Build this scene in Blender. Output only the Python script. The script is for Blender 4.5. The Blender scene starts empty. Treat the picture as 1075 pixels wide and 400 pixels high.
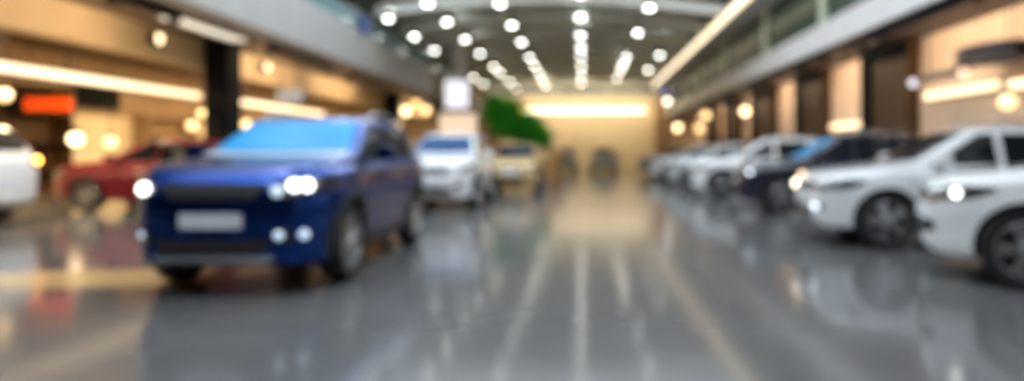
import bpy, bmesh, math, random
from mathutils import Vector, Matrix
from mathutils.bvhtree import BVHTree

random.seed(11)
R = math.radians
S = bpy.context.scene
C = S.collection
CAM_H = 1.3
FPX = 685.0

# ------------------------------------------------------------------ materials
def mat(name, col, rough=0.5, metal=0.0, noise=0.0, nscale=6.0, coat=0.0, spec=0.5, emit=None, estr=0.0,
        alpha=1.0, bump=0.0, trans=0.0):
    m = bpy.data.materials.new(name)
    m.use_nodes = True
    nt = m.node_tree
    b = nt.nodes['Principled BSDF']
    b.inputs['Base Color'].default_value = (*col, 1)
    b.inputs['Roughness'].default_value = rough
    b.inputs['Metallic'].default_value = metal
    b.inputs['Coat Weight'].default_value = coat
    b.inputs['Coat Roughness'].default_value = 0.04
    b.inputs['Specular IOR Level'].default_value = spec
    b.inputs['Alpha'].default_value = alpha
    b.inputs['Transmission Weight'].default_value = trans
    if emit:
        b.inputs['Emission Color'].default_value = (*emit, 1)
        b.inputs['Emission Strength'].default_value = estr
    if noise > 0 or bump > 0:
        tc = nt.nodes.new('ShaderNodeTexCoord')
        n = nt.nodes.new('ShaderNodeTexNoise')
        n.inputs['Scale'].default_value = nscale
        n.inputs['Detail'].default_value = 4
        nt.links.new(tc.outputs['Object'], n.inputs['Vector'])
        if noise > 0:
            r = nt.nodes.new('ShaderNodeValToRGB')
            r.color_ramp.elements[0].position = 0.3
            r.color_ramp.elements[1].position = 0.7
            r.color_ramp.elements[0].color = (*[c * (1 - noise) for c in col], 1)
            r.color_ramp.elements[1].color = (*[min(1, c * (1 + noise)) for c in col], 1)
            nt.links.new(n.outputs['Fac'], r.inputs['Fac'])
            nt.links.new(r.outputs['Color'], b.inputs['Base Color'])
        if bump > 0:
            bp = nt.nodes.new('ShaderNodeBump')
            bp.inputs['Strength'].default_value = bump
            nt.links.new(n.outputs['Fac'], bp.inputs['Height'])
            nt.links.new(bp.outputs['Normal'], b.inputs['Normal'])
    return m

def emat(name, col, s):
    return mat(name, (0.8, 0.8, 0.8), 0.4, emit=col, estr=s)

def paint(name, col, metal=0.35, rough=0.3, coat=1.0):
    return mat(name, col, rough, metal, noise=0.05, nscale=80, coat=coat)

M = {}
M['floor'] = mat('polished grey floor', (0.125, 0.127, 0.130), 0.12, noise=0.10, nscale=0.7, spec=0.6)
# polish of the floor varies a little
_nt = M['floor'].node_tree
_n = _nt.nodes.new('ShaderNodeTexNoise'); _n.inputs['Scale'].default_value = 1.7
_tc = _nt.nodes.new('ShaderNodeTexCoord'); _nt.links.new(_tc.outputs['Object'], _n.inputs['Vector'])
_mr = _nt.nodes.new('ShaderNodeMapRange')
_mr.inputs['To Min'].default_value = 0.10; _mr.inputs['To Max'].default_value = 0.15
_nt.links.new(_n.outputs['Fac'], _mr.inputs['Value'])
_nt.links.new(_mr.outputs['Result'], _nt.nodes['Principled BSDF'].inputs['Roughness'])

M['ceiling'] = mat('dark grey green ceiling', (0.66, 0.71, 0.67), 0.8, noise=0.12, nscale=0.8)
M['beam'] = mat('pale grey painted steel', (0.74, 0.74, 0.67), 0.6, noise=0.06)
M['fascia_left'] = mat('grey painted parapet', (0.42, 0.42, 0.41), 0.6, noise=0.05, nscale=1.2)
M['fascia_right'] = mat('pale grey fascia panel', (0.80, 0.81, 0.82), 0.45, noise=0.04, nscale=1.2)
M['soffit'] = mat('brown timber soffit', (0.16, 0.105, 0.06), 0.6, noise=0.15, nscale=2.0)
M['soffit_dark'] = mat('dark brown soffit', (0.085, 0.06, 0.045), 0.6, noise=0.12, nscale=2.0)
M['cream'] = mat('cream plaster', (0.80, 0.66, 0.46), 0.7, noise=0.05, nscale=1.0)
M['peach'] = mat('peach plaster', (0.76, 0.57, 0.40), 0.7, noise=0.06, nscale=1.1)
M['tan'] = mat('tan plaster', (0.62, 0.44, 0.22), 0.7, noise=0.08, nscale=1.0)
M['brown'] = mat('brown panelling', (0.075, 0.04, 0.018), 0.6, noise=0.15, nscale=2.0, spec=0.2)
M['brown_mid'] = mat('mid brown panelling', (0.30, 0.19, 0.10), 0.55, noise=0.15, nscale=2.0)
M['black'] = mat('black panel', (0.006, 0.006, 0.007), 0.8, noise=0.1, spec=0.1)
M['grey'] = mat('grey plaster', (0.34, 0.35, 0.34), 0.7, noise=0.06)
M['bulkhead'] = mat('light grey bulkhead', (0.72, 0.73, 0.73), 0.6, noise=0.04)
M['pale'] = mat('pale warm grey plaster', (0.80, 0.75, 0.72), 0.6, noise=0.04)
M['post'] = mat('pale green painted mullion', (0.68, 0.76, 0.60), 0.5, noise=0.05)
M['green_glass'] = mat('dark green glazing', (0.012, 0.065, 0.04), 0.25, spec=0.4)
M['teal_glass'] = mat('teal balustrade glass', (0.35, 0.55, 0.56), 0.05, alpha=0.45)
M['blue_sign'] = mat('blue enamel', (0.01, 0.05, 0.45), 0.35, noise=0.05)
M['orange'] = mat('orange lacquer', (0.8, 0.07, 0.004), 0.4, noise=0.08)
M['dark_metal'] = mat('dark metal', (0.05, 0.045, 0.05), 0.4, metal=0.6, noise=0.1)
M['chrome'] = mat('bright metal', (0.75, 0.76, 0.78), 0.12, metal=1.0, noise=0.03)
M['alloy'] = mat('silver alloy', (0.62, 0.63, 0.65), 0.22, metal=0.9, noise=0.04)
M['highlight_pale'] = mat('pale cowl highlight', (0.80, 0.86, 0.92), 0.3, metal=0.3, noise=0.03)
M['rubber'] = mat('tyre rubber', (0.012, 0.012, 0.013), 0.75, noise=0.15, nscale=30)
M['trim'] = mat('black plastic trim', (0.02, 0.02, 0.022), 0.55, noise=0.1, nscale=30)
M['liner'] = mat('wheel arch liner', (0.006, 0.006, 0.007), 0.9, noise=0.1)
M['glass_dark'] = mat('dark tinted car glass', (0.010, 0.013, 0.017), 0.08, spec=0.45)
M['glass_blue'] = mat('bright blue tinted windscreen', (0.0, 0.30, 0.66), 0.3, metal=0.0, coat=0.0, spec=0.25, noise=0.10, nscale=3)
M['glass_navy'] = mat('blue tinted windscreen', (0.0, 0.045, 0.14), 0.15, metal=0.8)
M['lens'] = mat('clear lamp lens over dark bowl', (0.30, 0.32, 0.34), 0.08, metal=0.7, coat=1.0)
M['plate'] = mat('white number plate', (0.78, 0.82, 0.88), 0.4, noise=0.02)
M['headlamp_on'] = emat('lit white headlamp', (0.95, 1.0, 0.90), 5)
M['headlamp_warm'] = emat('lit warm headlamp', (1.0, 0.88, 0.60), 5)
M['fog_on'] = emat('lit fog lamp', (0.75, 0.88, 1.0), 2.6)
M['orange_gleam'] = emat('orange gleam', (1.0, 0.52, 0.18), 2.2)  # orange gleam put in as glowing balls above the far headlamp
M['fog_dim'] = emat('dim blue white fog lamp', (0.55, 0.78, 1.0), 0.9)
M['amber_on'] = emat('lit amber lamp', (1.0, 0.42, 0.03), 14)
M['red_lens'] = mat('red lamp lens', (0.35, 0.01, 0.01), 0.15, coat=1.0)
M['lamp_cool'] = emat('lit cool white diffuser', (1.0, 1.0, 0.95), 13)
M['lamp_near'] = emat('lit bright white diffuser', (1.0, 0.99, 0.94), 60)
M['ceiling_fill'] = emat('added ceiling fill', (0.92, 1.0, 0.95), 380)
M['lamp_mid'] = emat('lit neutral diffuser', (1.0, 0.93, 0.78), 17)
M['lamp_warm'] = emat('lit warm globe', (1.0, 0.72, 0.38), 6)
M['lamp_gold'] = emat('lit golden globe', (1.0, 0.64, 0.24), 2.4)
M['spot_bulb'] = emat('lit spot bulb', (1.0, 0.72, 0.40), 3.5)
M['lamp_white'] = emat('lit white globe', (1.0, 0.92, 0.75), 6)
M['spot_rose'] = emat('lit rose spot', (1.0, 0.62, 0.42), 1.6)
M['spot_blue'] = emat('lit pale blue spot', (0.7, 0.75, 1.0), 1.0)
M['lamp_yellow'] = emat('lit yellow globe', (0.85, 0.60, 0.04), 3.0)
M['strip'] = emat('lit warm strip', (1.0, 0.72, 0.36), 2.1)
M['strip_white'] = emat('lit cream strip', (1.0, 0.86, 0.60), 2.2)
M['strip_edge'] = emat('lit pale gold strip', (1.0, 0.82, 0.54), 2.2)
M['trough'] = emat('added trough tube', (1.0, 0.78, 0.57), 68)
M['trough_end'] = emat('added washer tube', (1.0, 0.82, 0.52), 105)
M['bay_fill'] = emat('added bay ceiling panel', (1.0, 0.72, 0.36), 110)
M['soffit_panel'] = emat('lit soffit panel', (1.0, 0.90, 0.72), 1.0)
M['screen'] = emat('lit white screen', (0.86, 0.88, 1.0), 1.1)
M['backlit'] = emat('backlit peach panel', (1.0, 0.68, 0.42), 0.8)
M['leaf'] = mat('green leaves', (0.05, 0.40, 0.02), 0.55, noise=0.3, nscale=3)
M['bark'] = mat('brown bark', (0.13, 0.075, 0.03), 0.8, noise=0.25, nscale=9)
M['planter'] = mat('brown terracotta planter', (0.66, 0.38, 0.14), 0.6, noise=0.12, nscale=4)
M['soil'] = mat('dark potting soil', (0.03, 0.02, 0.012), 0.9, noise=0.3, nscale=20)

# ------------------------------------------------------------------ mesh helpers
def link(name, bm, m, parent=None, smooth=None, loc=None, rotz=0):
    bmesh.ops.recalc_face_normals(bm, faces=bm.faces[:])
    me = bpy.data.meshes.new(name)
    bm.to_mesh(me); bm.free()
    for mm in (m if isinstance(m, (list, tuple)) else [m]):
        me.materials.append(mm)
    if smooth is not None:
        for p in me.polygons: p.use_smooth = True
        me.set_sharp_from_angle(angle=R(smooth))
    o = bpy.data.objects.new(name, me)
    C.objects.link(o)
    if parent: o.parent = parent
    if loc: o.location = loc
    o.rotation_euler.z = rotz
    return o

def tag(o, label=None, cat=None, group=None, kind=None):
    if label: o['label'] = label
    if cat: o['category'] = cat
    if group: o['group'] = group
    if kind: o['kind'] = kind
    return o

def thing(name, label, cat, loc=(0, 0, 0), rotz=0, group=None):
    o = bpy.data.objects.new(name, None)
    o.empty_display_size = 0.2
    C.objects.link(o)
    o.location = loc; o.rotation_euler.z = rotz
    return tag(o, label, cat, group)

def box(bm, lo, hi, bev=0.0):
    g = bmesh.ops.create_cube(bm, size=1.0)
    c = [(a + b) / 2 for a, b in zip(lo, hi)]
    s = [abs(b - a) for a, b in zip(lo, hi)]
    for v in g['verts']:
        v.co = Vector((v.co.x * s[0] + c[0], v.co.y * s[1] + c[1], v.co.z * s[2] + c[2]))
    if bev > 0:
        ed = list({e for v in g['verts'] for e in v.link_edges})
        bmesh.ops.bevel(bm, geom=ed, offset=bev, segments=2, affect='EDGES', profile=0.7)

def lathe(bm, prof, axis='z', c=(0, 0, 0), n=24, cap=True):
    rings = []
    for r, h in prof:
        ring = []
        for k in range(n):
            a = 2 * math.pi * k / n
            u, v = r * math.cos(a), r * math.sin(a)
            p = {'z': (u, v, h), 'y': (u, h, v), 'x': (h, u, v)}[axis]
            ring.append(bm.verts.new((p[0] + c[0], p[1] + c[1], p[2] + c[2])))
        rings.append(ring)
    for a, b in zip(rings, rings[1:]):
        for k in range(n):
            bm.faces.new((a[k], a[(k + 1) % n], b[(k + 1) % n], b[k]))
    if cap:
        bm.faces.new(rings[0]); bm.faces.new(rings[-1])
    return rings

def tube(bm, pts, rad, n=10):
    pts = [Vector(p) for p in pts]
    rads = rad if isinstance(rad, (list, tuple)) else [rad] * len(pts)
    rings = []
    for i, p in enumerate(pts):
        d = (pts[min(i + 1, len(pts) - 1)] - pts[max(i - 1, 0)]).normalized()
        q = d.to_track_quat('Z', 'Y')
        rings.append([bm.verts.new(p + q @ Vector((rads[i] * math.cos(2 * math.pi * k / n), rads[i] * math.sin(2 * math.pi * k / n), 0))) for k in range(n)])
    for a, b in zip(rings, rings[1:]):
        for k in range(n):
            bm.faces.new((a[k], a[(k + 1) % n], b[(k + 1) % n], b[k]))
    bm.faces.new(rings[0]); bm.faces.new(rings[-1])

def ball(bm, c, r, sx=1, sy=1, sz=1, u=16, v=10):
    g = bmesh.ops.create_uvsphere(bm, u_segments=u, v_segments=v, radius=r)
    for w in g['verts']:
        w.co = Vector((w.co.x * sx + c[0], w.co.y * sy + c[1], w.co.z * sz + c[2]))

def boxobj(name, lo, hi, m, parent=None, bev=0.0):
    bm = bmesh.new(); box(bm, lo, hi, bev)
    return link(name, bm, m, parent)

def struct(name, lo, hi, m, bev=0.0):
    return tag(boxobj(name, lo, hi, m, None, bev), kind='structure')

# ------------------------------------------------------------------ the hall
XW_R, XF_R = 9.0, 7.05          # right wall, right balcony front
XH_L, XF_L = -10.3, -8.4        # left bay header, left balcony front
Z_S = 4.33                      # underside of both balconies
Y0, Y1 = -3.0, 55.0
Z_C = 7.6

struct('floor', (-16.3, Y0, -0.2), (9.4, Y1 + 0.3, 0), M['floor'])
# the ceiling closes round an added, unseen roof opening that lets fill light in
SK = (-8.0, 5.7, -1.5, 25.0)
struct('ceiling', (-16.3, SK[3], Z_C), (9.4, Y1 + 0.3, Z_C + 0.2), M['ceiling'])
struct('ceiling', (-16.3, Y0, Z_C), (SK[0], SK[3] - 0.002, Z_C + 0.2), M['ceiling'])
struct('ceiling', (SK[1], Y0, Z_C), (9.4, SK[3] - 0.002, Z_C + 0.2), M['ceiling'])
struct('ceiling', (SK[0] + 0.002, Y0, Z_C), (SK[1] - 0.002, SK[2], Z_C + 0.2), M['ceiling'])
for k in range(8):  # beams across the added opening
    y = 1.0 + 3.0 * k
    struct('ceiling_beam', (SK[0] + 0.002, y - 0.05, Z_C), (SK[1] - 0.002, y + 0.05, Z_C + 0.2), M['beam'])
struct('wall_front', (-16.0, Y0 - 0.3, 0), (XW_R, Y0, Z_C), M['brown'])
M['tan_band'] = mat('polished tan floor band', (0.62, 0.42, 0.19), 0.2, noise=0.15, nscale=1.5)
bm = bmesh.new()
_q = [(-6.9, 6.05), (-2.75, 6.45), (-2.75, 7.55), (-6.9, 6.95)]  # tan four-sided band, almost flush with the floor
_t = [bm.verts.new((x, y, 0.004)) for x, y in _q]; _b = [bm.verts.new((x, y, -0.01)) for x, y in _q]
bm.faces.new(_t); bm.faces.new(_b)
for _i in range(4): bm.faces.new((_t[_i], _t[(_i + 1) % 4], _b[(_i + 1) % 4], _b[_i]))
tag(link('floor_band', bm, M['tan_band']), kind='structure')
struct('wall_right', (XW_R, Y0, 0), (XW_R + 0.3, Y1 + 0.3, Z_C), M['peach'])
struct('wall_left', (-16.3, Y0, 0), (-16.0, Y1 + 0.3, Z_C), M['brown_mid'])
struct('wall_end', (-16.0, Y1, 0), (XW_R, Y1 + 0.3, Z_C), M['cream'])
# grey lintel over the end wall, brown jambs on both sides of the bright recess
struct('trim_1', (-8.0, Y1 - 0.6, 6.0), (XF_R, Y1 - 0.005, Z_C - 0.002), M['grey'])
struct('trim_2', (6.05, Y1 - 1.0, 0.002), (7.0, Y1 - 0.005, 5.99), M['brown_mid'])
struct('trim_3', (-7.9, Y1 - 1.0, 0.002), (-7.0, Y1 - 0.005, 5.99), M['brown_mid'])
# soffits
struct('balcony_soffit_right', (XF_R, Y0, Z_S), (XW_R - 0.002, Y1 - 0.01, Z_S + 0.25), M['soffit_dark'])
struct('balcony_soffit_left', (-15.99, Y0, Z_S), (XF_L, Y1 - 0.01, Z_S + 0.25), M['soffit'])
# balcony fronts
struct('balcony_fascia_right', (XF_R - 0.12, Y0, Z_S - 0.02), (XF_R - 0.002, Y1 - 1.1, 5.04), M['fascia_right'], 0.01)
struct('balcony_fascia_left', (XF_L + 0.002, Y0, Z_S - 0.02), (XF_L + 0.15, Y1 - 1.1, 5.84), M['fascia_left'], 0.01)
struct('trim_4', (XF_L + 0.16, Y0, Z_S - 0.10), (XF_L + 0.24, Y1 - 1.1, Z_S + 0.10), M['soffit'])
# header above the left display bay
struct('trim_5', (XH_L - 0.3, Y0, 3.55), (XH_L, Y1 - 0.01, Z_S - 0.002), M['tan'])
# cream dado on the bay's back wall
struct('trim_6', (-15.99, Y0, 0.002), (-15.9, Y1 - 0.01, 2.5), M['cream'])
# upper edge on the right, over the gallery glazing
struct('bulkhead_right', (5.8, Y0, 6.72), (XW_R - 0.002, Y1 - 0.62, 6.9), M['bulkhead'])
struct('bulkhead_face_right', (5.8, Y0, 6.902), (5.95, Y1 - 0.62, Z_C - 0.002), M['grey'])

# ceiling ribs: each a shallow arch from side to side
for k in range(8):
    y = 25.6 + 3.7 * k
    bm = bmesh.new()
    n = 20
    pr = []
    for i in range(n + 1):
        t = i / n
        x = -8.1 + t * (5.75 + 8.1)
        z = 6.62 + 0.55 * math.sin(math.pi * t)
        pr.append([bm.verts.new(p) for p in ((x, y - 0.16, z), (x, y + 0.16, z), (x, y + 0.16, z + 0.34), (x, y - 0.16, z + 0.34))])
    for a, b in zip(pr, pr[1:]):
        for j in range(4):
            bm.faces.new((a[j], a[(j + 1) % 4], b[(j + 1) % 4], b[j]))
    bm.faces.new(pr[0]); bm.faces.new(pr[-1])
    tag(link('ceiling_beam', bm, M['beam']), kind='structure')

# pilasters on the right wall
for k, (a, b) in enumerate([(11.0, 12.0), (17.4, 19.6), (23.6, 25.9), (30.0, 32.8), (36.6, 39.0), (42.8, 45.2)]):
    bm = bmesh.new()
    box(bm, (XW_R - 0.35, a, 0.0), (XW_R - 0.002, b, Z_S - 0.002), 0.015)
    tag(link('pillar', bm, M['brown']), kind='structure')
    bm = bmesh.new()
    box(bm, (XW_R - 0.47, b - 0.05, 0.0), (XW_R - 0.002, b + 0.5, Z_S - 0.002), 0.01)
    tag(link('pillar', bm, M['black']), kind='structure')
    bm = bmesh.new()
    box(bm, (XW_R - 0.40, a - 0.03, 3.9), (XW_R - 0.353, b - 0.06, Z_S - 0.004), 0.01)
    tag(link('trim', bm, M['black']), kind='structure')
# black columns of the left bay
for y in (18.0, 34.0, 50.0):
    bm = bmesh.new()
    box(bm, (-10.25, y - 0.35, 0), (-9.6, y + 0.35, Z_S - 0.002), 0.02)
    tag(link('pillar', bm, M['black']), kind='structure')
# pale column standing in the atrium
bm = bmesh.new(); lathe(bm, [(0.46, 0), (0.46, 0.25), (0.42, 0.27), (0.42, 6.4), (0.5, 6.5), (0.5, Z_C - 0.002)], c=(-6.85, 36.0, 0), n=32)
tag(link('pillar', bm, M['pale'], smooth=30), kind='structure')

# gallery glazing on the right: panes between pale mullions
ys = [7.5, 13.3, 19.0, 25.0, 32.2, 39.0, 45.5, 52.0]
for i, y in enumerate(ys):
    tag(boxobj('mullion', (XF_R - 0.1, y - 0.22, 5.042), (XF_R + 0.12, y + 0.22, 6.718), M['post'], None, 0.01), kind='structure')
for i, (a, b) in enumerate(zip(ys, ys[1:])):
    w = tag(boxobj('window_%d' % (i + 1), (XF_R, a + 0.222, 5.042), (XF_R + 0.03, b - 0.222, 6.718), M['green_glass']), kind='structure')
    bm = bmesh.new()
    box(bm, (XF_R - 0.06, a + 0.222, 5.55), (XF_R - 0.002, b - 0.222, 5.63))
    box(bm, (XF_R - 0.06, a + 0.222, 6.60), (XF_R - 0.002, b - 0.222, 6.716))
    box(bm, (XF_R - 0.06, a + 0.222, 5.044), (XF_R - 0.002, b - 0.222, 5.14))
    link('window_frame', bm, M['dark_metal'], w)
# glass balustrade on the left balcony
for i in range(8):
    y = 18.4 + 3.2 * i
    tag(boxobj('balustrade_glass', (XF_L + 0.04, y, 5.842), (XF_L + 0.07, y + 3.1, 6.5), M['teal_glass']), kind='structure')
tag(boxobj('handrail', (XF_L + 0.02, 18.3, 6.502), (XF_L + 0.09, 44.0, 6.56), M['chrome'], None, 0.01), kind='structure')

# ------------------------------------------------------------------ lamps
ORD = ['nearest', 'second', 'third', 'fourth', 'fifth', 'sixth', 'seventh', 'eighth', 'ninth', 'tenth']
def lamp_mesh(mname, parent):
    k = 1.0 if mname == 'lamp_near' else 0.68
    bm = bmesh.new()
    lathe(bm, [(0.03, 0.9), (0.03, 0.16), (0.105 * k, 0.16), (0.112 * k, 0.25), (0.122 * k, 0.25), (0.22 * k, 0.10), (0.24 * k, 0.0), (0.205 * k, 0.0), (0.205 * k, 0.02)], n=24)
    link('lamp_housing', bm, M['black'], parent, smooth=35)
    bm = bmesh.new()
    lathe(bm, [(0.20 * k, 0.02), (0.20 * k, -0.03), (0.17 * k, -0.055), (0.09 * k, -0.07), (0.001, -0.072)], n=24)
    link('lamp_diffuser', bm, M[mname], parent, smooth=50)
    if mname != 'lamp_near':                                    # added unseen glow ring that brightens the ceiling
        bm = bmesh.new(); lathe(bm, [(0.035, 0.163), (0.098 * k, 0.163), (0.098 * k, 0.17), (0.035, 0.17)], n=20, cap=False)
        link('ceiling_fill_ring', bm, M['ceiling_fill'], parent)

LZ = 6.5
protos = {}
def ceiling_lamp(x, y, label, group, m):
    t = thing('ceiling_lamp', label, 'ceiling lamp', (x, y, LZ), 0, group)
    if m not in protos:
        lamp_mesh(m, t); protos[m] = t
    else:
        for ch in protos[m].children:
            c = ch.copy(); c.parent = t; C.objects.link(c)
    return t

rows = [
 (-0.1, [21.4, 25, 29, 32.2, 35.2, 39.6, 44.4, 48.8], 'the straight middle row over the aisle'),
 (-2.9, [22.8, 26.6, 30.7, 35.6, 39.0, 43.0, 47.0, 51.0], 'the row just left of the middle row'),
 (-5.4, [22.7, 25.9, 29.9, 34.2, 39.6, 42.6, 48.0, 53.0], 'the row right of the pale column'),
 (-7.55, [21.0, 25.3, 29.2, 33.2, 40.5, 45.0, 49.5], 'the row along the left balcony edge'),
 (-9.6, [36.3, 40.2], 'the short row behind the left balcony edge'),
 (2.38, [23.4, 28.3, 35.6, 38.2, 41.0, 45.7], 'the row just right of the middle row'),
 (4.1, [34.8, 41.0], 'the short row beside the right gold strip'),
]
for x, ds, where in rows:
    for i, d in enumerate(ds):
        ceiling_lamp(x, d, 'round white ceiling lamp, %s one in %s' % (ORD[i], where), 'round ceiling lamps of the hall',
                     'lamp_cool' if d < 37 else 'lamp_mid')
for x in (-5.4, -2.9, -0.1, 2.38):  # added, unseen lamps that light the nearest cars
    for d in (4.0, 9.0, 13.5, 17.6):
        ceiling_lamp(x, d, 'added round ceiling lamp above the nearest cars, over the top of the picture', 'added ceiling lamps above the picture', 'lamp_near')

def strip(name, lo, hi, m, label, cat='strip light', axis_hous=None, group=None):
    t = thing(name, label, cat, ((lo[0] + hi[0]) / 2, (lo[1] + hi[1]) / 2, lo[2]), 0, group)
    o = Vector(t.location)
    l2, h2 = Vector(lo) - o, Vector(hi) - o
    bm = bmesh.new(); box(bm, l2, h2, min(0.03, (h2.z - l2.z) * 0.3)); link('diffuser', bm, M[m], t)
    bm = bmesh.new()
    ax = axis_hous or 'x'
    if ax == 'x':
        box(bm, (h2.x * 0 + l2.x - 0.07, l2.y - 0.03, l2.z - 0.03), (l2.x - 0.002, h2.y + 0.03, h2.z + 0.03), 0.01)
    elif ax == '+x':
        box(bm, (h2.x + 0.002, l2.y - 0.03, l2.z - 0.03), (h2.x + 0.07, h2.y + 0.03, h2.z + 0.03), 0.01)
    elif ax == 'y':
        box(bm, (l2.x - 0.03, h2.y + 0.002, l2.z - 0.03), (h2.x + 0.03, h2.y + 0.08, h2.z + 0.03), 0.01)
    elif ax == 'z':
        box(bm, (l2.x - 0.03, l2.y - 0.03, h2.z + 0.002), (h2.x + 0.03, h2.y + 0.03, h2.z + 0.05), 0.01)
    link('mounting_plate', bm, M['dark_metal'], t)
    return t
def hangers(t, pts, ztop):
    for (x, y, z) in pts:
        o = t.location
        bm = bmesh.new(); tube(bm, [(x - o.x, y - o.y, z - o.z), (x - o.x, y - o.y, ztop - o.z)], 0.012, 6)
        link('hanger', bm, M['dark_metal'], t)

# left bay: long warm strips hung under the header
a = strip('strip_light', (-10.24, 8.0, 2.72), (-10.12, 17.3, 2.87), 'strip', 'long glowing warm strip light left of the black pillar, above the red car')
hangers(a, [(-10.28, 9.0, 2.9), (-10.28, 13.0, 2.9), (-10.28, 16.8, 2.9)], 3.6)
a = strip('strip_light', (-10.24, 19.0, 2.72), (-10.12, 25.5, 2.87), 'strip', 'glowing warm strip light right of the black pillar, above the blue car')
hangers(a, [(-10.28, 20.0, 2.9), (-10.28, 24.8, 2.9)], 3.6)
# soffit panel above the black pillar
strip('soffit_light', (-9.35, 14.4, Z_S - 0.07), (-8.95, 17.4, Z_S - 0.03), 'soffit_panel', 'pale oblong soffit light just above the black pillar on the left', axis_hous='z')
# end wall and right hand upper edge
strip('strip_light', (-5.0, 54.86, 4.62), (5.25, 54.92, 5.04), 'strip_white', 'wide cream light strip across the far end wall', axis_hous='y')
strip('strip_light', (5.58, 12.0, 6.62), (5.795, 52.5, 6.80), 'strip_edge', 'long pale gold light strip along the upper right edge', axis_hous='z')
# right wall
strip('strip_light', (8.83, 13.95, 2.66), (8.93, 16.9, 2.83), 'strip', 'bright warm wall strip above the two white cars on the right', axis_hous='+x')
strip('strip_light', (8.83, 12.1, 2.6), (8.93, 13.65, 2.78), 'strip', 'warm wall strip cut by the right edge of the picture', axis_hous='+x')
strip('strip_light', (8.83, 20.2, 2.1), (8.93, 23.3, 2.3), 'strip', 'low warm wall strip behind the dark navy car', axis_hous='+x')

# added to brighten the walls: tubes behind a dark shield that face them
def washer(loc, ln, along, label, m, group):
    t = thing('added_wall_washer', label, 'added wall washer lamp', loc, 0, group)
    bm = bmesh.new()
    if along == 'y':
        box(bm, (-0.05, -ln / 2 - 0.03, -0.20), (-0.02, ln / 2 + 0.03, 0.0)); box(bm, (-0.02, -ln / 2, -0.02), (0.16, ln / 2, 0.0))
        box(bm, (-0.02, -ln / 2 - 0.03, -0.24), (0.22, -ln / 2, 0.0)); box(bm, (-0.02, ln / 2, -0.24), (0.22, ln / 2 + 0.03, 0.0))
    else:
        box(bm, (-ln / 2, -0.05, -0.26), (ln / 2, -0.02, 0.0)); box(bm, (-ln / 2, -0.02, -0.02), (ln / 2, 0.22, 0.0))
    link('shield', bm, M['dark_metal'], t)
    bm = bmesh.new()
    if along == 'y': box(bm, (-0.015, -ln / 2 + 0.03, -0.12), (0.03, ln / 2 - 0.03, -0.03), 0.01)
    else: box(bm, (-ln / 2 + 0.03, -0.015, -0.18), (ln / 2 - 0.03, 0.03, -0.04), 0.01)
    link('tube', bm, M[m], t)
    return t
PLC = ['over the near wall bay on the right', 'over the wall bay right of the brown pillar', 'over the wall bay behind the dark navy car',
       'over the wall bay past the second brown pillar', 'over the wall bay past the third brown pillar', 'over the wall bay past the fourth brown pillar', 'over the farthest wall bay on the right']
for (y, ln, w) in zip((9.0, 14.6, 21.6, 28.0, 34.6, 40.8, 48.5), (2.6, 4.6, 3.2, 3.4, 3.0, 3.0, 4.0), PLC):
    washer((7.35, y, Z_S - 0.003), ln, 'y', 'added shielded dark wall washer lamp ' + w, 'trough', 'added wall washers under the right balcony')
for x, w in ((-4.4, 'left part'), (0.0, 'middle'), (4.0, 'right part')):
    t = washer((x, Y1 - 3.6, 6.3), 3.6, 'x', 'added shielded wall washer lamp over the %s of the far end wall' % w, 'trough_end', 'added wall washers of the end wall')
    hangers(t, [(x - 1.2, Y1 - 3.6, 6.3), (x + 1.2, Y1 - 3.6, 6.3)], Z_C)
def washer_left(y, ln, w):
    t = washer((-8.75, y, Z_S - 0.003), ln, 'y', 'added shielded dark wall washer lamp ' + w, 'trough', 'added wall washers under the left balcony')
    t.rotation_euler.z = math.pi
for y, ln, w in ((9.5, 3.4, 'before the left tan header, nearest'), (13.2, 1.8, 'before the left tan header, left of the soffit light'), (20.6, 4.2, 'before the left tan header right of the black pillar'), (27.0, 4.2, 'before the left tan header, midway to the next black pillar'), (40.0, 5.0, 'before the left tan header, farthest')):
    washer_left(y, ln, w)
# added lit panels, hidden behind the header, to brighten the bay
for i, y in enumerate((9.5, 14.5, 21.5, 27.0, 32.0, 39.0, 46.0)):
    strip('added_bay_light', (-11.6, y - 1.2, Z_S - 0.07), (-11.0, y + 1.2, Z_S - 0.03), 'bay_fill',
          'added bay ceiling light unseen behind the left header, %s from the front' % ORD[i].replace('nearest', 'first'), axis_hous='z', group='added ceiling lights of the left bay')

def pendant(x, y, z, r, m, label, ztop, group):
    t = thing('globe_pendant', label, 'pendant lamp', (x, y, z), 0, group)
    bm = bmesh.new(); ball(bm, (0, 0, 0), r); link('globe', bm, M[m], t, smooth=60)
    bm = bmesh.new(); lathe(bm, [(0.02, r + 0.12), (r * 0.45, r + 0.06), (r * 0.5, r * 0.86)], n=12)
    tube(bm, [(0, 0, r + 0.10), (0, 0, ztop - z - 0.03)], 0.012, 6)
    lathe(bm, [(0.06, ztop - z - 0.03), (0.06, ztop - z)], n=12)
    link('cord', bm, M['dark_metal'], t)
    return t
pendant(-3.85, 40.0, 3.82, 0.36, 'lamp_yellow', 'yellow globe lamp beside the tree, left of the far cream strip', Z_C, 'yellow globe lamp')
gl, gr = 'warm globe lamps of the left bay', 'warm globe lamps on the right'
pendant(-12.6, 16.2, 1.63, 0.15, 'lamp_warm', 'bright warm globe lamp over the bonnet of the red car', Z_S, gl)
pendant(-12.6, 17.4, 1.58, 0.14, 'lamp_gold', 'dimmer warm globe lamp over the roof of the red car', Z_S, gl)
pendant(-12.6, 21.0, 2.15, 0.14, 'lamp_gold', 'golden globe lamp close to the left of the black pillar, lower of two', Z_S, gl)
pendant(-13.2, 22.6, 2.65, 0.13, 'lamp_gold', 'golden globe lamp close to the left of the black pillar, upper of two', Z_S, gl)
pendant(-12.4, 24.0, 2.35, 0.13, 'lamp_gold', 'golden globe lamp just right of the black pillar', Z_S, gl)
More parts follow.
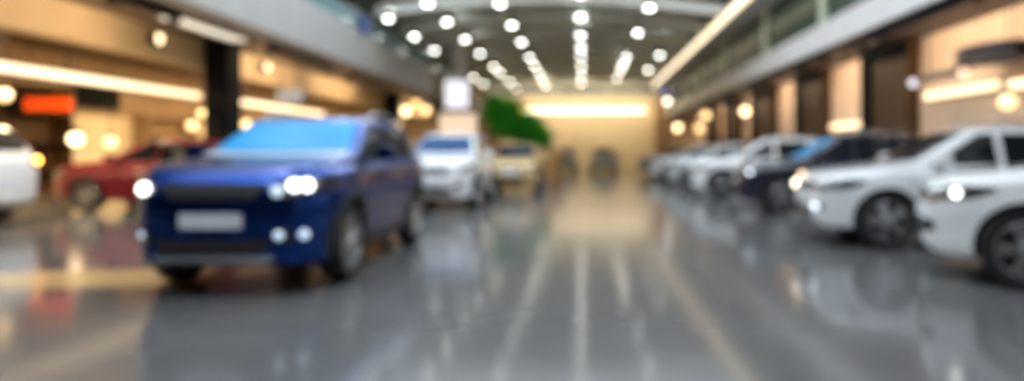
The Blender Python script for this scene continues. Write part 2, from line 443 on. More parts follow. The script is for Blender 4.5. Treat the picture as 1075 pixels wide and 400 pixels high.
pendant(-12.6, 14.2, 2.55, 0.14, 'lamp_gold', 'golden globe lamp at the left edge of the picture', Z_S, gl)
pendant(-9.3, 34.2, 3.45, 0.20, 'lamp_warm', 'brightest warm globe lamp behind the mirror of the blue car', Z_S, gl)
pendant(-9.3, 36.4, 4.02, 0.20, 'lamp_gold', 'highest golden globe lamp of the cluster behind the blue car', Z_S, gl)
pendant(-9.3, 32.6, 2.65, 0.20, 'lamp_gold', 'lowest golden globe lamp of the cluster behind the blue car', Z_S, gl)
pendant(-9.2, 38.2, 3.75, 0.24, 'lamp_gold', 'rightmost golden globe lamp of the cluster behind the blue car', Z_S, gl)
pendant(8.2, 33.0, 3.38, 0.2, 'lamp_warm', 'bright warm globe lamp above the white hatchback past the navy car', Z_S, gr)
pendant(8.1, 42.8, 3.75, 0.24, 'lamp_gold', 'golden globe lamp in the far right bay, upper of a pair', Z_S, gr)
pendant(7.5, 42.2, 2.85, 0.24, 'lamp_gold', 'golden globe lamp in the far right bay, lower of a pair', Z_S, gr)
pendant(7.4, 51.0, 3.25, 0.26, 'lamp_warm', 'warm globe lamp farthest down the right side', Z_S, gr)
pendant(6.2, 48.0, 5.05, 0.2, 'lamp_white', 'white globe lamp hanging below the end of the gold edge strip', 6.72, gr)
pendant(8.2, 12.6, 2.28, 0.15, 'lamp_gold', 'golden globe lamp above the nearest white car at the right edge', Z_S, gr)

# spotlights on the header of the left bay
def spot(x, y, z, label, m, group, dx=1):
    t = thing('spotlight', label, 'spotlight', (x, y, z), 0, group)
    bm = bmesh.new(); lathe(bm, [(0.05, 0), (0.13, 0.05 * dx), (0.16, 0.25 * dx), (0.14, 0.25 * dx), (0.13, 0.2 * dx)], axis='x', n=16)
    link('spotlight_can', bm, M['dark_metal'], t, smooth=40)
    bm = bmesh.new(); ball(bm, (0.22 * dx, 0, 0), 0.125, sx=0.6); link('bulb', bm, M[m], t, smooth=60)
spot(-10.295, 15.5, 4.0, 'round warm spotlight on the tan header left of the black pillar', 'spot_bulb', 'header spotlights')
spot(-10.295, 20.8, 4.02, 'round warm spotlight on the tan header right of the black pillar', 'spot_bulb', 'header spotlights')

# dark fixture in the near right bay: oval hoop on a bar with two spot heads
t = thing('hoop_fixture', 'dark oval hoop fixture on a bar, hung in the near right bay', 'light fixture', (8.3, 13.3, 3.3))
bm = bmesh.new()
pts = [(0.45 * math.cos(a), 0.85 * math.sin(a), 0) for a in [2 * math.pi * k / 28 for k in range(28)]]
ring = []
for k in range(28):
    p = Vector(pts[k]); d = Vector((p.x, p.y * 0.6, 0)).normalized()
    ring.append([bm.verts.new(p + d * u + Vector((0, 0, v))) for u, v in ((-0.06, -0.16), (0.06, -0.16), (0.06, 0.16), (-0.06, 0.16))])
for k in range(28):
    a, b = ring[k], ring[(k + 1) % 28]
    for j in range(4): bm.faces.new((a[j], a[(j + 1) % 4], b[(j + 1) % 4], b[j]))
link('hoop', bm, M['dark_metal'], t, smooth=40)
bm = bmesh.new(); box(bm, (-0.06, 0.80, -0.30), (0.06, 3.2, -0.14), 0.02); box(bm, (-0.06, 0.78, -0.30), (0.06, 0.9, 0.1), 0.02)
link('bar', bm, M['dark_metal'], t)
for yy in (0.0, 2.4):
    bm = bmesh.new(); tube(bm, [(0, yy - 0.8, -0.15 if yy else 0.15), (0, yy - 0.8, 1.03)] if not yy else [(0, yy, -0.15), (0, yy, 1.03)], 0.015, 6); link('hanger', bm, M['dark_metal'], t)
for yy, m in ((0.75, 'spot_rose'), (2.9, 'spot_blue')):
    bm = bmesh.new(); ball(bm, (-0.10, yy, -0.28), 0.10); link('spot_head', bm, M[m], t, smooth=60)

# white screen on the pale column, lit panel by the left shops, signs
t = thing('lit_screen', 'bright white lit screen on the pale column at the left', 'screen', (-6.85, 35.48, 3.7))
boxobj('screen_panel', (-0.62, -0.10, 0.0), (0.62, -0.06, 1.5), M['screen'], t)
boxobj('screen_case', (-0.66, -0.058, -0.04), (0.66, 0.05, 1.54), M['dark_metal'], t, 0.01)
t = thing('backlit_panel', 'peach backlit shop panel behind the white car on the left', 'lit panel', (-6.35, 33.2, 0))
boxobj('lit_face', (-0.95, -0.06, 1.9), (0.95, -0.02, 3.25), M['backlit'], t)
boxobj('cabinet', (-1.02, -0.018, 0.0), (1.02, 0.35, 3.32), M['brown'], t, 0.02)
t = thing('balcony_sign', 'small blue sign standing on the left balcony edge', 'sign', (XF_L + 0.2, 24.4, 5.5))
boxobj('sign_board', (-0.01, -0.25, 0.30), (0.05, 0.25, 0.85), M['blue_sign'], t, 0.01)
boxobj('sign_bracket', (-0.045, -0.05, 0.0), (-0.012, 0.05, 0.80), M['dark_metal'], t)
t = thing('balcony_sign', 'small blue sign at the far end of the gold edge strip', 'sign', (6.6, 52.6, 5.9))
boxobj('sign_board', (-0.35, -0.04, 0.0), (0.35, 0.04, 0.6), M['blue_sign'], t, 0.01)
bm = bmesh.new(); tube(bm, [(0, 0, 0.6), (0, 0, 0.82)], 0.02, 6); link('sign_bracket', bm, M['dark_metal'], t)
t = thing('hanging_box_sign', 'small white box sign hung over the blue car before the strip light', 'sign', (-9.0, 20.0, 2.85))
boxobj('sign_box', (-0.35, -0.1, 0.0), (0.35, 0.1, 0.34), M['plate'], t, 0.02)
bm = bmesh.new(); tube(bm, [(-0.25, 0, 0.34), (-0.25, 0, 1.48)], 0.01, 6); tube(bm, [(0.25, 0, 0.34), (0.25, 0, 1.48)], 0.01, 6); link('hanger', bm, M['dark_metal'], t)

# bay furnishings along the back wall
def shelf_unit(y0, y1, h, label, fills):
    t = thing('display_cabinet', label, 'cabinet', (-15.6, (y0 + y1) / 2, 0))
    w = (y1 - y0) / 2
    bm = bmesh.new()
    box(bm, (-0.28, -w, 0), (-0.24, w, h))
    box(bm, (-0.24, -w, 0), (0.28, -w + 0.06, h)); box(bm, (-0.24, w - 0.06, 0), (0.28, w, h))
    box(bm, (-0.24, -w + 0.06, h - 0.06), (0.28, w - 0.06, h)); box(bm, (-0.24, -w + 0.06, 0), (0.28, w - 0.06, 0.12))
    link('carcass', bm, M[fills], t)
    for k in range(1, 4):
        boxobj('shelf', (-0.238, -w + 0.062, k * h / 4), (0.26, w - 0.062, k * h / 4 + 0.04), M[fills], t)
    return t
shelf_unit(17.2, 19.6, 3.2, 'tall dark shelf cabinet on the bay back wall, left edge of the picture', 'brown')
shelf_unit(23.0, 26.0, 2.6, 'brown shelf cabinet on the bay back wall left of the black pillar', 'brown_mid')
t = thing('wall_screen', 'dark wall screen high on the back wall of the left bay', 'screen', (-15.88, 21.4, 2.75))
boxobj('panel', (0, -0.9, 0), (0.06, 0.9, 0.95), M['black'], t, 0.01)
boxobj('screen_case', (-0.02, -0.95, -0.05), (-0.002, 0.95, 1.0), M['dark_metal'], t)
# orange canopy sign hung in the bay
t = thing('orange_panel', 'orange hanging panel below the long strip light at the left', 'sign', (-13.6, 16.6, 2.25))
bm = bmesh.new(); box(bm, (-0.6, -0.06, 0.1), (0.6, 0.06, 0.44), 0.04); link('sign_board', bm, M['orange'], t)
for sx in (-0.45, 0.45):
    bm = bmesh.new(); tube(bm, [(sx, 0, 0.45), (sx, 0, Z_S - 2.25)], 0.012, 6); link('hanger', bm, M['dark_metal'], t)
t = thing('dark_panel', 'black hanging panel beside the orange one at the left edge', 'sign', (-14.6, 16.9, 2.35))
bm = bmesh.new(); box(bm, (-0.4, -0.06, 0), (0.35, 0.06, 0.5), 0.03); link('sign_board', bm, M['black'], t)
for sx in (-0.3, 0.3):
    bm = bmesh.new(); tube(bm, [(sx, 0, 0.48), (sx, 0, Z_S - 2.35)], 0.012, 6); link('hanger', bm, M['dark_metal'], t)

# ------------------------------------------------------------------ potted tree
t = thing('potted_tree', 'leaning green tree in a tall brown planter beside the gold car', 'potted plant', (-1.45, 29.0, 0))
bm = bmesh.new()
lathe(bm, [(0.40, 0.0), (0.42, 0.03), (0.56, 1.25), (0.60, 1.30), (0.60, 1.40), (0.52, 1.40), (0.50, 1.32)], n=28)
link('planter', bm, M['planter'], t, smooth=35)
bm = bmesh.new(); lathe(bm, [(0.50, 1.29), (0.50, 1.335), (0.2, 1.36), (0.001, 1.365)], n=20); link('soil', bm, M['soil'], t, smooth=40)
trunk = [(0.0, 0, 1.33), (-0.15, 0, 1.65), (-0.55, 0.05, 2.1), (-1.1, 0.0, 2.55), (-1.7, -0.05, 2.95), (-2.3, 0, 3.2)]
bm = bmesh.new(); tube(bm, trunk, [0.11, 0.10, 0.085, 0.07, 0.05, 0.03], 10)
rb = random.Random(4)
for k in range(14):
    i = 1 + k % 5
    a = Vector(trunk[i]); b = a + Vector((rb.uniform(-0.5, 0.5), rb.uniform(-0.6, 0.6), rb.uniform(0.1, 0.6)))
    tube(bm, [a, (a + b) / 2 + Vector((0, 0, 0.06)), b], [0.035, 0.025, 0.012], 6)
link('trunk', bm, M['bark'], t, smooth=60)
bm = bmesh.new()
blobs = [(-2.2, 0, 3.05, 0.85), (-1.55, 0.1, 2.75, 0.80), (-2.0, -0.1, 2.4, 0.6), (-0.9, 0, 2.3, 0.75), (-0.45, -0.1, 1.95, 0.55), (-1.2, 0.1, 2.0, 0.5), (-2.55, 0.1, 3.35, 0.45)]
for (bx, by, bz, br) in blobs:
    for k in range(int(1500 * br * br) + 150):
        d = Vector((rb.gauss(0, 1), rb.gauss(0, 1), rb.gauss(0, 1))).normalized() * br * (rb.random() ** 0.45)
        c = Vector((bx, by, bz)) + d
        q = Vector((rb.gauss(0, 1), rb.gauss(0, 1), rb.gauss(0, 0.7))).normalized().to_track_quat('X', 'Z')
        l, w = rb.uniform(0.14, 0.24), rb.uniform(0.06, 0.09)
        vs = [bm.verts.new(c + q @ Vector(p)) for p in ((0, 0, 0), (l * 0.45, w, 0.02), (l, 0, -0.02), (l * 0.45, -w, 0.02))]
        bm.faces.new((vs[0], vs[1], vs[2])); bm.faces.new((vs[0], vs[2], vs[3]))
me = bpy.data.meshes.new('foliage'); bm.to_mesh(me); bm.free(); me.materials.append(M['leaf'])
o = bpy.data.objects.new('foliage', me); C.objects.link(o); o.parent = t

# ------------------------------------------------------------------ cars
def interp(pts, x):
    if x <= pts[0][0]: return pts[0][1]
    for (a, va), (b, vb) in zip(pts, pts[1:]):
        if x <= b:
            return va + (vb - va) * (x - a) / (b - a) if b > a else vb
    return pts[-1][1]

def smooth_curve(pts, lo, hi, width):
    """a callable: the polyline averaged over +-width, less so near the ends"""
    def f(x):
        w = min(width, max(0.0, x - lo), max(0.0, hi - x))
        if w < 1e-4: return interp(pts, x)
        return sum(interp(pts, x + w * (k / 6.0)) * (1 - abs(k) / 7.0) for k in range(-6, 7)) / sum(1 - abs(k) / 7.0 for k in range(-6, 7))
    return f

def resample(poly, n):
    poly = [Vector((p[0], p[1])) for p in poly]
    L = [0]
    for a, b in zip(poly, poly[1:]): L.append(L[-1] + (b - a).length)
    out = []
    for k in range(n):
        s = L[-1] * k / (n - 1)
        for i in range(len(poly) - 1):
            if s <= L[i + 1] + 1e-9:
                d = L[i + 1] - L[i]
                out.append(poly[i].lerp(poly[i + 1], (s - L[i]) / d if d > 0 else 0)); break
    return out

def patch(bvh, view, lower, upper, thick, rows=5, cols=12, sink=0.012):
    """a closed shell that follows the car's skin inside a 2D outline seen from one side"""
    lo, up = resample(lower, cols), resample(upper, cols)
    bm = bmesh.new()
    outer, inner = [], []
    for r in range(rows):
        ro, ri = [], []
        for c in range(cols):
            p = lo[c].lerp(up[c], r / (rows - 1))
            if view == 'front': o, d = Vector((9, p.x, p.y)), Vector((-1, 0, 0))
            elif view == 'rear': o, d = Vector((-9, p.x, p.y)), Vector((1, 0, 0))
            elif view == 'left': o, d = Vector((p.x, 9, p.y)), Vector((0, -1, 0))
            elif view == 'right': o, d = Vector((p.x, -9, p.y)), Vector((0, 1, 0))
            else: o, d = Vector((p.x, p.y, 9)), Vector((0, 0, -1))
            h = bvh.ray_cast(o, d)
            if h[0] is None:
                h = bvh.find_nearest(o + d * 8)
            n = h[1] if h[1].dot(d) < 0 else -h[1]
            ro.append(bm.verts.new(h[0] + n * thick)); ri.append(bm.verts.new(h[0] - n * sink))
        outer.append(ro); inner.append(ri)
    for r in range(rows - 1):
        for c in range(cols - 1):
            bm.faces.new((outer[r][c], outer[r][c + 1], outer[r + 1][c + 1], outer[r + 1][c]))
            bm.faces.new((inner[r][c], inner[r + 1][c], inner[r + 1][c + 1], inner[r][c + 1]))
    for r in range(rows - 1):
        for c in (0, cols - 1):
            bm.faces.new((outer[r][c], outer[r + 1][c], inner[r + 1][c], inner[r][c]))
    for c in range(cols - 1):
        for r in (0, rows - 1):
            bm.faces.new((outer[r][c], outer[r][c + 1], inner[r][c + 1], inner[r][c]))
    return bm

wheel_cache = {}
def wheel_meshes(r):
    if r in wheel_cache: return wheel_cache[r]
    bm = bmesh.new()
    rr = r * 0.70
    lathe(bm, [(rr, -0.10), (r * 0.93, -0.115), (r * 0.985, -0.09), (r, -0.04), (r, 0.04), (r * 0.985, 0.09), (r * 0.93, 0.115), (rr, 0.10), (rr * 0.97, 0.07), (rr * 0.97, -0.07), (rr, -0.10)], axis='y', n=40, cap=False)
    bmesh.ops.remove_doubles(bm, verts=bm.verts[:], dist=1e-5)
    bmesh.ops.recalc_face_normals(bm, faces=bm.faces[:])
    mt = bpy.data.meshes.new('wheel'); bm.to_mesh(mt); bm.free(); mt.materials.append(M['rubber'])
    for p in mt.polygons: p.use_smooth = True
    mt.set_sharp_from_angle(angle=R(40))
    bm = bmesh.new()
    # outer lip and barrel
    lathe(bm, [(rr * 0.98, 0.095), (rr * 0.93, 0.10), (rr * 0.90, 0.06), (rr * 0.88, -0.06), (rr * 0.965, -0.065), (rr * 0.965, 0.065)], axis='y', n=40, cap=False)
    # spokes: pairs of tapered bars from the hub to the lip
    for k in range(10):
        a = 2 * math.pi * (k // 2) / 5 + (0.17 if k % 2 else -0.17)
        ca, sa = math.cos(a), math.sin(a)
        def P(rad, tan, y): return bm.verts.new((rad * ca - tan * sa, y, rad * sa + tan * ca))
        i0, o0 = rr * 0.18, rr * 0.93
        A = [P(i0, -0.028, 0.045), P(i0, 0.028, 0.045), P(i0, 0.028, 0.085), P(i0, -0.028, 0.085)]
        B = [P(o0, -0.020, 0.05), P(o0, 0.020, 0.05), P(o0, 0.020, 0.092), P(o0, -0.020, 0.092)]
        for j in range(4): bm.faces.new((A[j], A[(j + 1) % 4], B[(j + 1) % 4], B[j]))
        bm.faces.new(A); bm.faces.new(B)
    lathe(bm, [(rr * 0.24, 0.03), (rr * 0.24, 0.085), (rr * 0.2, 0.10), (rr * 0.1, 0.105)], axis='y', n=20)
    bmesh.ops.recalc_face_normals(bm, faces=bm.faces[:])
    mr = bpy.data.meshes.new('rim'); bm.to_mesh(mr); bm.free(); mr.materials.append(M['alloy'])
    bm = bmesh.new(); lathe(bm, [(rr * 0.86, -0.02), (rr * 0.86, 0.01), (rr * 0.2, 0.015)], axis='y', n=28)
    md = bpy.data.meshes.new('brake_disc'); bm.to_mesh(md); bm.free(); md.materials.append(M['dark_metal'])
    wheel_cache[r] = (mt, mr, md)
    return wheel_cache[r]

def make_car(name, label, cat, loc, rotz, col, L=4.4, W=1.8, H=1.68, wb=2.62, r=0.36, hood=1.0, cowl=1.14, belt=1.06, tail=1.1,
             cowl_x=0.95, roof_x=0.15, rear=0.5, rearb=0.10, ws='glass_dark', sg='glass_dark', lamps=(), lampm='headlamp_on', fogs=(), fogm='fog_on', clad=True,
             rear_on=False, black_roof=False, cowl_shine=False, rails=True, group=None, plate=True):
    t = thing(name, label, cat, (*loc, 0), rotz, group)
    hl = L / 2; hw = W / 2
    zt = smooth_curve([(-hl, tail - 0.22), (-hl + 0.03, tail - 0.06), (-hl + rearb, tail), (-hl + rearb + rear, H - 0.10), (-hl + rearb + rear + 0.4, H - 0.03), (-0.35, H), (roof_x, H - 0.05),
          (cowl_x, cowl), (hl - 0.38, hood + 0.05), (hl - 0.16, hood), (hl - 0.05, hood - 0.09), (hl, hood - 0.22)], -hl, hl, 0.14)
    zb = smooth_curve([(-hl, 0.46), (-hl + 0.12, 0.36), (-hl + 0.4, 0.27), (hl - 0.5, 0.25), (hl - 0.12, 0.27), (hl, 0.36)], -hl, hl, 0.1)
    wd = smooth_curve([(-hl, 0.74), (-hl + 0.06, 0.84), (-hl + 0.25, 0.93), (-hl + 0.7, 1.0), (hl - 0.9, 1.0), (hl - 0.45, 0.955), (hl - 0.2, 0.87), (hl - 0.07, 0.76), (hl, 0.62)], -hl, hl, 0.15)
    bl = smooth_curve([(-hl, belt + 0.05), (-0.5, belt + 0.01), (hl, belt - 0.03)], -hl, hl, 0.1)
    N = 72
    xs = []
    for k in range(N + 1):
        u = k / N
        xs.append(-hl + L * (0.5 - 0.5 * math.cos(math.pi * u)) * 0.6 + L * u * 0.4)
    bm = bmesh.new()
    rings = []
    for x in xs:
        w, b, top = wd(x) * hw, zb(x), zt(x)
        be = min(bl(x), top - 0.055)
        # haunches over the wheels
        for wx in (wb / 2, -wb / 2):
            w += 0.018 * math.exp(-((x - wx) / 0.38) ** 2) if abs(x) < hl - 0.3 else 0
        g = top - be
        mid = b + (be - b) * 0.55
        base = w - 0.085
        lean = 0.34 * g
        half = [(0, b), (w * 0.5, b), (w - 0.12, b), (w - 0.05, b + 0.03), (w - 0.022, b + 0.11), (w - 0.03, b + 0.22), (w - 0.012, mid - 0.05), (w, mid + 0.06), (w - 0.004, mid + 0.12),
                (w - 0.012, be - 0.10), (w - 0.03, be - 0.04), (w - 0.06, be - 0.008), (base, be + g * 0.06)]
        for f in (0.3, 0.55, 0.78): half.append((base - lean * f, be + g * f * 0.95))
        half += [(base - lean - 0.012, be + g * 0.90), (base - lean - 0.06, be + g * 0.955), (base - lean - 0.16, be + g * 0.982), ((base - lean) * 0.45, be + g * 0.997), (0, top)]
        ring = [bm.verts.new((x, y, z)) for y, z in half]
        ring += [bm.verts.new((x, -y, z)) for y, z in half[-2:0:-1]]
        rings.append(ring)
    n = len(rings[0])
    for a, b in zip(rings, rings[1:]):
        for k in range(n):
            bm.faces.new((a[k], a[(k + 1) % n], b[(k + 1) % n], b[k]))
    for ring, s in ((rings[0], -1), (rings[-1], 1)):
        c = sum((v.co for v in ring), Vector()) / n
        cv = bm.verts.new(c + Vector((0.015 * s, 0, 0)))
        for k in range(n): bm.faces.new((ring[k], ring[(k + 1) % n], cv))
    bmesh.ops.recalc_face_normals(bm, faces=bm.faces[:])
    skin = BVHTree.FromBMesh(bm)
    me = bpy.data.meshes.new('tmp_body'); bm.to_mesh(me); bm.free()
    me.materials.append(col); me.materials.append(M['liner'])
    ob = bpy.data.objects.new('tmp_body', me); C.objects.link(ob)
    bm = bmesh.new()
    for wx in (wb / 2, -wb / 2):
        for s in (1, -1):
            lathe(bm, [(r + 0.055, s * (hw - 0.34)), (r + 0.055, s * (hw + 0.3))], axis='y', c=(wx, 0, r + 0.01), n=36)
    bmesh.ops.recalc_face_normals(bm, faces=bm.faces[:])
    cm = bpy.data.meshes.new('tmp_cut'); bm.to_mesh(cm); bm.free()
    cm.materials.append(M['liner'])
    cu = bpy.data.objects.new('tmp_cut', cm); C.objects.link(cu)
    md = ob.modifiers.new('b', 'BOOLEAN'); md.operation = 'DIFFERENCE'; md.object = cu; md.solver = 'EXACT'
    try: md.material_mode = 'TRANSFER'
    except Exception: pass
    bpy.context.view_layer.update()
    dg = bpy.context.evaluated_depsgraph_get()
    fm = bpy.data.meshes.new_from_object(ob.evaluated_get(dg))
    bpy.data.objects.remove(ob); bpy.data.objects.remove(cu)
    fm.name = 'body'
    for p in fm.polygons: p.use_smooth = True
    fm.set_sharp_from_angle(angle=R(38))
    body = bpy.data.objects.new('body', fm); C.objects.link(body); body.parent = t
    def add(nm, view, lo, up, m, th=0.006, rows=5, cols=12, par=None, smooth=50):
        return link(nm, patch(skin, view, lo, up, th, rows, cols), m, par or t, smooth=smooth)
    # windscreen and rear window, seen from above
    yb, yt = hw - 0.17, hw - 0.10 - 0.34 * (H - belt) - 0.03
    add('windscreen', 'top', [(cowl_x - 0.05, -yb + 0.02), (cowl_x - 0.01, 0), (cowl_x - 0.05, yb - 0.02)],
        [(roof_x + 0.06, -yt), (roof_x + 0.09, 0), (roof_x + 0.06, yt)], M[ws], 0.006, 8, 14)
    rx0, rx1 = -hl + rearb + 0.04, -hl + rearb + rear
    z0 = tail + 0.06
    add('rear_window', 'rear', [(-yb + 0.05, z0), (yb - 0.05, z0)], [(-yt - 0.01, H - 0.17), (yt + 0.01, H - 0.17)], M[sg], 0.006, 7, 12)
    if cowl_shine:  # white highlight below the windscreen, shaped as a pale strip
        add('cowl_highlight', 'top', [(cowl_x + 0.0, -yb + 0.02), (cowl_x + 0.05, 0), (cowl_x + 0.0, yb - 0.02)],
            [(cowl_x + 0.17, -yb + 0.02), (cowl_x + 0.24, 0), (cowl_x + 0.17, yb - 0.02)], M['highlight_pale'], 0.01, 4, 14)
    if black_roof:
        add('roof_panel', 'top', [(q0, -yt - 0.12) for q0 in (-hl + rearb + 0.10, roof_x)], [(q0, yt + 0.12) for q0 in (-hl + rearb + 0.10, roof_x)], M['trim'], 0.008, 12, 14)
        for view in ('left', 'right'):
            add('pillar_panel', view, [(-hl + rearb + 0.03, belt + 0.10), (-1.30, belt + 0.06)], [(-hl + rearb + rear * 0.9, H - 0.06), (-1.30, H - 0.06)], M['trim'], 0.007, 5, 10)
    # side windows
    zl, zu = belt + 0.055, H - 0.135
    frx = cowl_x - (cowl_x - roof_x) * (zu - cowl) / max(0.1, H - 0.05 - cowl)
    q = -hl + rearb + rear * 0.9
    for view in ('left', 'right'):
        add('side_window', view, [(-0.12, zl), (cowl_x - 0.22, zl - 0.01)], [(-0.12, zu + 0.01), (frx - 0.22, zu)], M[sg])
        add('side_window', view, [(-1.06, zl + 0.01), (-0.21, zl)], [(-1.06, zu - 0.005), (-0.21, zu + 0.01)], M[sg])
        add('side_window', view, [(q - 0.08, zl + 0.06), (-1.14, zl + 0.015)], [(q + 0.20, zu - 0.05), (-1.14, zu - 0.008)], M[sg], rows=4, cols=8)
        zm = (zl + 0.27) * 0.52
        for dx in (0.12, -0.92):
            add('door_handle', view, [(dx - 0.10, belt - 0.16), (dx + 0.10, belt - 0.165)], [(dx - 0.10, belt - 0.13), (dx + 0.10, belt - 0.135)], M['chrome'] if not clad else col, 0.02, 2, 5)
        for dx in (1.0, -0.16, -1.12):
            add('door_seam', view, [(dx - 0.006, 0.40), (dx + 0.006, 0.40)], [(dx - 0.006, belt - 0.02), (dx + 0.006, belt - 0.02)], M['trim'], 0.0015, 8, 2)
        if clad:
            add('sill_trim', view, [(-wb / 2 + r + 0.09, 0.285), (wb / 2 - r - 0.09, 0.285)], [(-wb / 2 + r + 0.09, 0.42), (wb / 2 - r - 0.09, 0.42)], M['trim'], 0.012, 3, 12)
    # front
    zl_ = hood - 0.16
    add('grille', 'front', [(-0.36, zl_ - 0.10), (0.36, zl_ - 0.10)], [(-0.48, zl_ + 0.04), (0.48, zl_ + 0.04)], M['trim'], 0.012, 4, 14)
    add('lower_grille', 'front', [(-0.45, 0.40), (0.45, 0.40)], [(-0.52, 0.53), (0.52, 0.53)], M['trim'], 0.012, 4, 14)
    add('skid_strip', 'front', [(-0.50, 0.335), (0.50, 0.335)], [(-0.54, 0.385), (0.54, 0.385)], M['alloy'] if clad else M['trim'], 0.014, 2, 12)
    if plate:
        add('number_plate', 'front', [(-0.27, 0.63), (0.27, 0.63)], [(-0.27, 0.76), (0.27, 0.76)], M['plate'], 0.03, 2, 3)
    add('rear_plate', 'rear', [(-0.27, 0.70), (0.27, 0.70)], [(-0.27, 0.82), (0.27, 0.82)], M['plate'], 0.02, 2, 3)
    for s in (1, -1):
        h = add('headlight', 'front', [(s * 0.50, zl_ - 0.05), (s * 0.66, zl_ - 0.09), (s * 0.815, zl_ - 0.01)], [(s * 0.50, zl_ + 0.03), (s * 0.66, zl_ + 0.06), (s * 0.83, zl_ + 0.10)], M['lens'], 0.014, 5, 12)
        sv = 'left' if s > 0 else 'right'
        link('lens_wrap', patch(skin, sv, [(hl - 0.62, zl_ + 0.05), (hl - 0.40, zl_ - 0.03), (hl - 0.20, zl_ - 0.05)], [(hl - 0.62, zl_ + 0.075), (hl - 0.40, zl_ + 0.09), (hl - 0.20, zl_ + 0.09)], 0.010, 4, 10), M['trim'], h, smooth=50)
        fpl = add('fog_light', 'front', [(s * 0.54, 0.50), (s * 0.68, 0.50)], [(s * 0.55, 0.62), (s * 0.68, 0.62)], M['trim'], 0.012, 4, 6)
        def bulb(y, z, rad, m, par):
            hh = skin.ray_cast(Vector((9, y, z)), Vector((-1, 0, 0)))
            if hh[0] is None: return
            b = bmesh.new(); ball(b, hh[0] + hh[1] * 0.012, rad, u=14, v=8)
            link('lamp', b, M[m], par, smooth=60)
        for q_ in lamps:
            if q_[0] == s: bulb(s * q_[1], zl_ + q_[2], q_[3], q_[4] if len(q_) > 4 else lampm, h)
        for (ls, y, z, rad) in fogs:
            if ls == s: bulb(s * y, z, rad, fogm, fpl)
        # tail lamp
        tl = add('tail_light', 'rear', [(s * 0.56, tail - 0.20), (s * 0.80, tail - 0.20)], [(s * 0.60, tail - 0.03), (s * 0.81, tail - 0.01)], M['red_lens'], 0.014, 4, 8)
        if rear_on:
            hh = skin.ray_cast(Vector((-9, s * 0.74, tail - 0.11)), Vector((1, 0, 0)))
            b = bmesh.new(); ball(b, hh[0] + hh[1] * 0.012, 0.06, u=14, v=8)
            link('lamp', b, M['amber_on'], tl, smooth=60)
        # wing mirror
        bm = bmesh.new()
        box(bm, (cowl_x - 0.36, s * (hw + 0.04), belt + 0.05), (cowl_x - 0.20, s * (hw + 0.24), belt + 0.21), 0.045)
        mi = link('wing_mirror', bm, col, t, smooth=60)
        bm = bmesh.new(); box(bm, (cowl_x - 0.33, s * (hw - 0.12), belt + 0.03), (cowl_x - 0.25, s * (hw + 0.09), belt + 0.085), 0.015); link('mirror_arm', bm, M['trim'], mi)
        bm = bmesh.new(); box(bm, (cowl_x - 0.366, s * (hw + 0.07), belt + 0.075), (cowl_x - 0.358, s * (hw + 0.215), belt + 0.185)); link('mirror_glass', bm, M['chrome'], mi)
        if rails:
            yy = yt + 0.02
            bm = bmesh.new()
            tube(bm, [(roof_x - 0.25, s * yy, H - 0.065), (roof_x - 0.35, s * yy, H + 0.005), (-0.6, s * yy, H + 0.03), (-1.25, s * yy, H + 0.005), (-1.36, s * yy, H - 0.07)], 0.017, 8)
            link('roof_rail', bm, M['alloy'], t, smooth=60)
        for wx in (wb / 2, -wb / 2):
            mt, mr, mdisc = wheel_meshes(r)
            o = bpy.data.objects.new('wheel', mt); C.objects.link(o); o.parent = t
            o.location = (wx, s * (hw - 0.115), r); o.rotation_euler.z = 0 if s > 0 else math.pi
            for mesh_, nm in ((mr, 'rim'), (mdisc, 'brake_disc')):
                p = bpy.data.objects.new(nm, mesh_); C.objects.link(p); p.parent = o
            if clad:
                bm = bmesh.new()
                K = 22
                prof = []
                for k in range(K + 1):
                    a = math.pi * (-0.06 + 1.12 * k / K)
                    row = []
                    for rad, off in ((r + 0.052, 0.0), (r + 0.052, 1), (r + 0.115, 1), (r + 0.115, 0.0)):
                        px, pz = wx + rad * math.cos(a), r + 0.01 + rad * math.sin(a)
                        pz = max(pz, 0.27)
                        hh = skin.ray_cast(Vector((px, s * 9, pz)), Vector((0, -s, 0)))
                        y0 = abs(hh[0].y) if hh[0] else hw - 0.03
                        row.append(bm.verts.new((px, s * (y0 + (0.014 if off else -0.03)), pz)))
                    prof.append(row)
                for a, b in zip(prof, prof[1:]):
                    for j in range(4): bm.faces.new((a[j], a[(j + 1) % 4], b[(j + 1) % 4], b[j]))
                bm.faces.new(prof[0]); bm.faces.new(prof[-1])
                link('arch_trim', bm, M['trim'] if clad == 1 else col, t, smooth=50)
    return t

P_blue = paint('deep blue car paint', (0.0, 0.042, 0.27), 0.92, 0.24, 0.4)
P_white = paint('white car paint', (0.86, 0.88, 0.90), 0.0, 0.3)
P_pearl = paint('pearl white car paint', (0.84, 0.87, 0.89), 0.0, 0.3)
P_silver = paint('pale silver car paint', (0.60, 0.66, 0.68), 0.3, 0.3)
P_red = paint('dark red car paint', (0.15, 0.001, 0.013), 0.3, 0.3)
P_gold = paint('gold beige car paint', (0.74, 0.54, 0.24), 0.15, 0.35)
P_navy = paint('navy black car paint', (0.010, 0.012, 0.035), 0.2, 0.25)
P_grey = paint('mid grey car paint', (0.34, 0.36, 0.38), 0.3, 0.3)

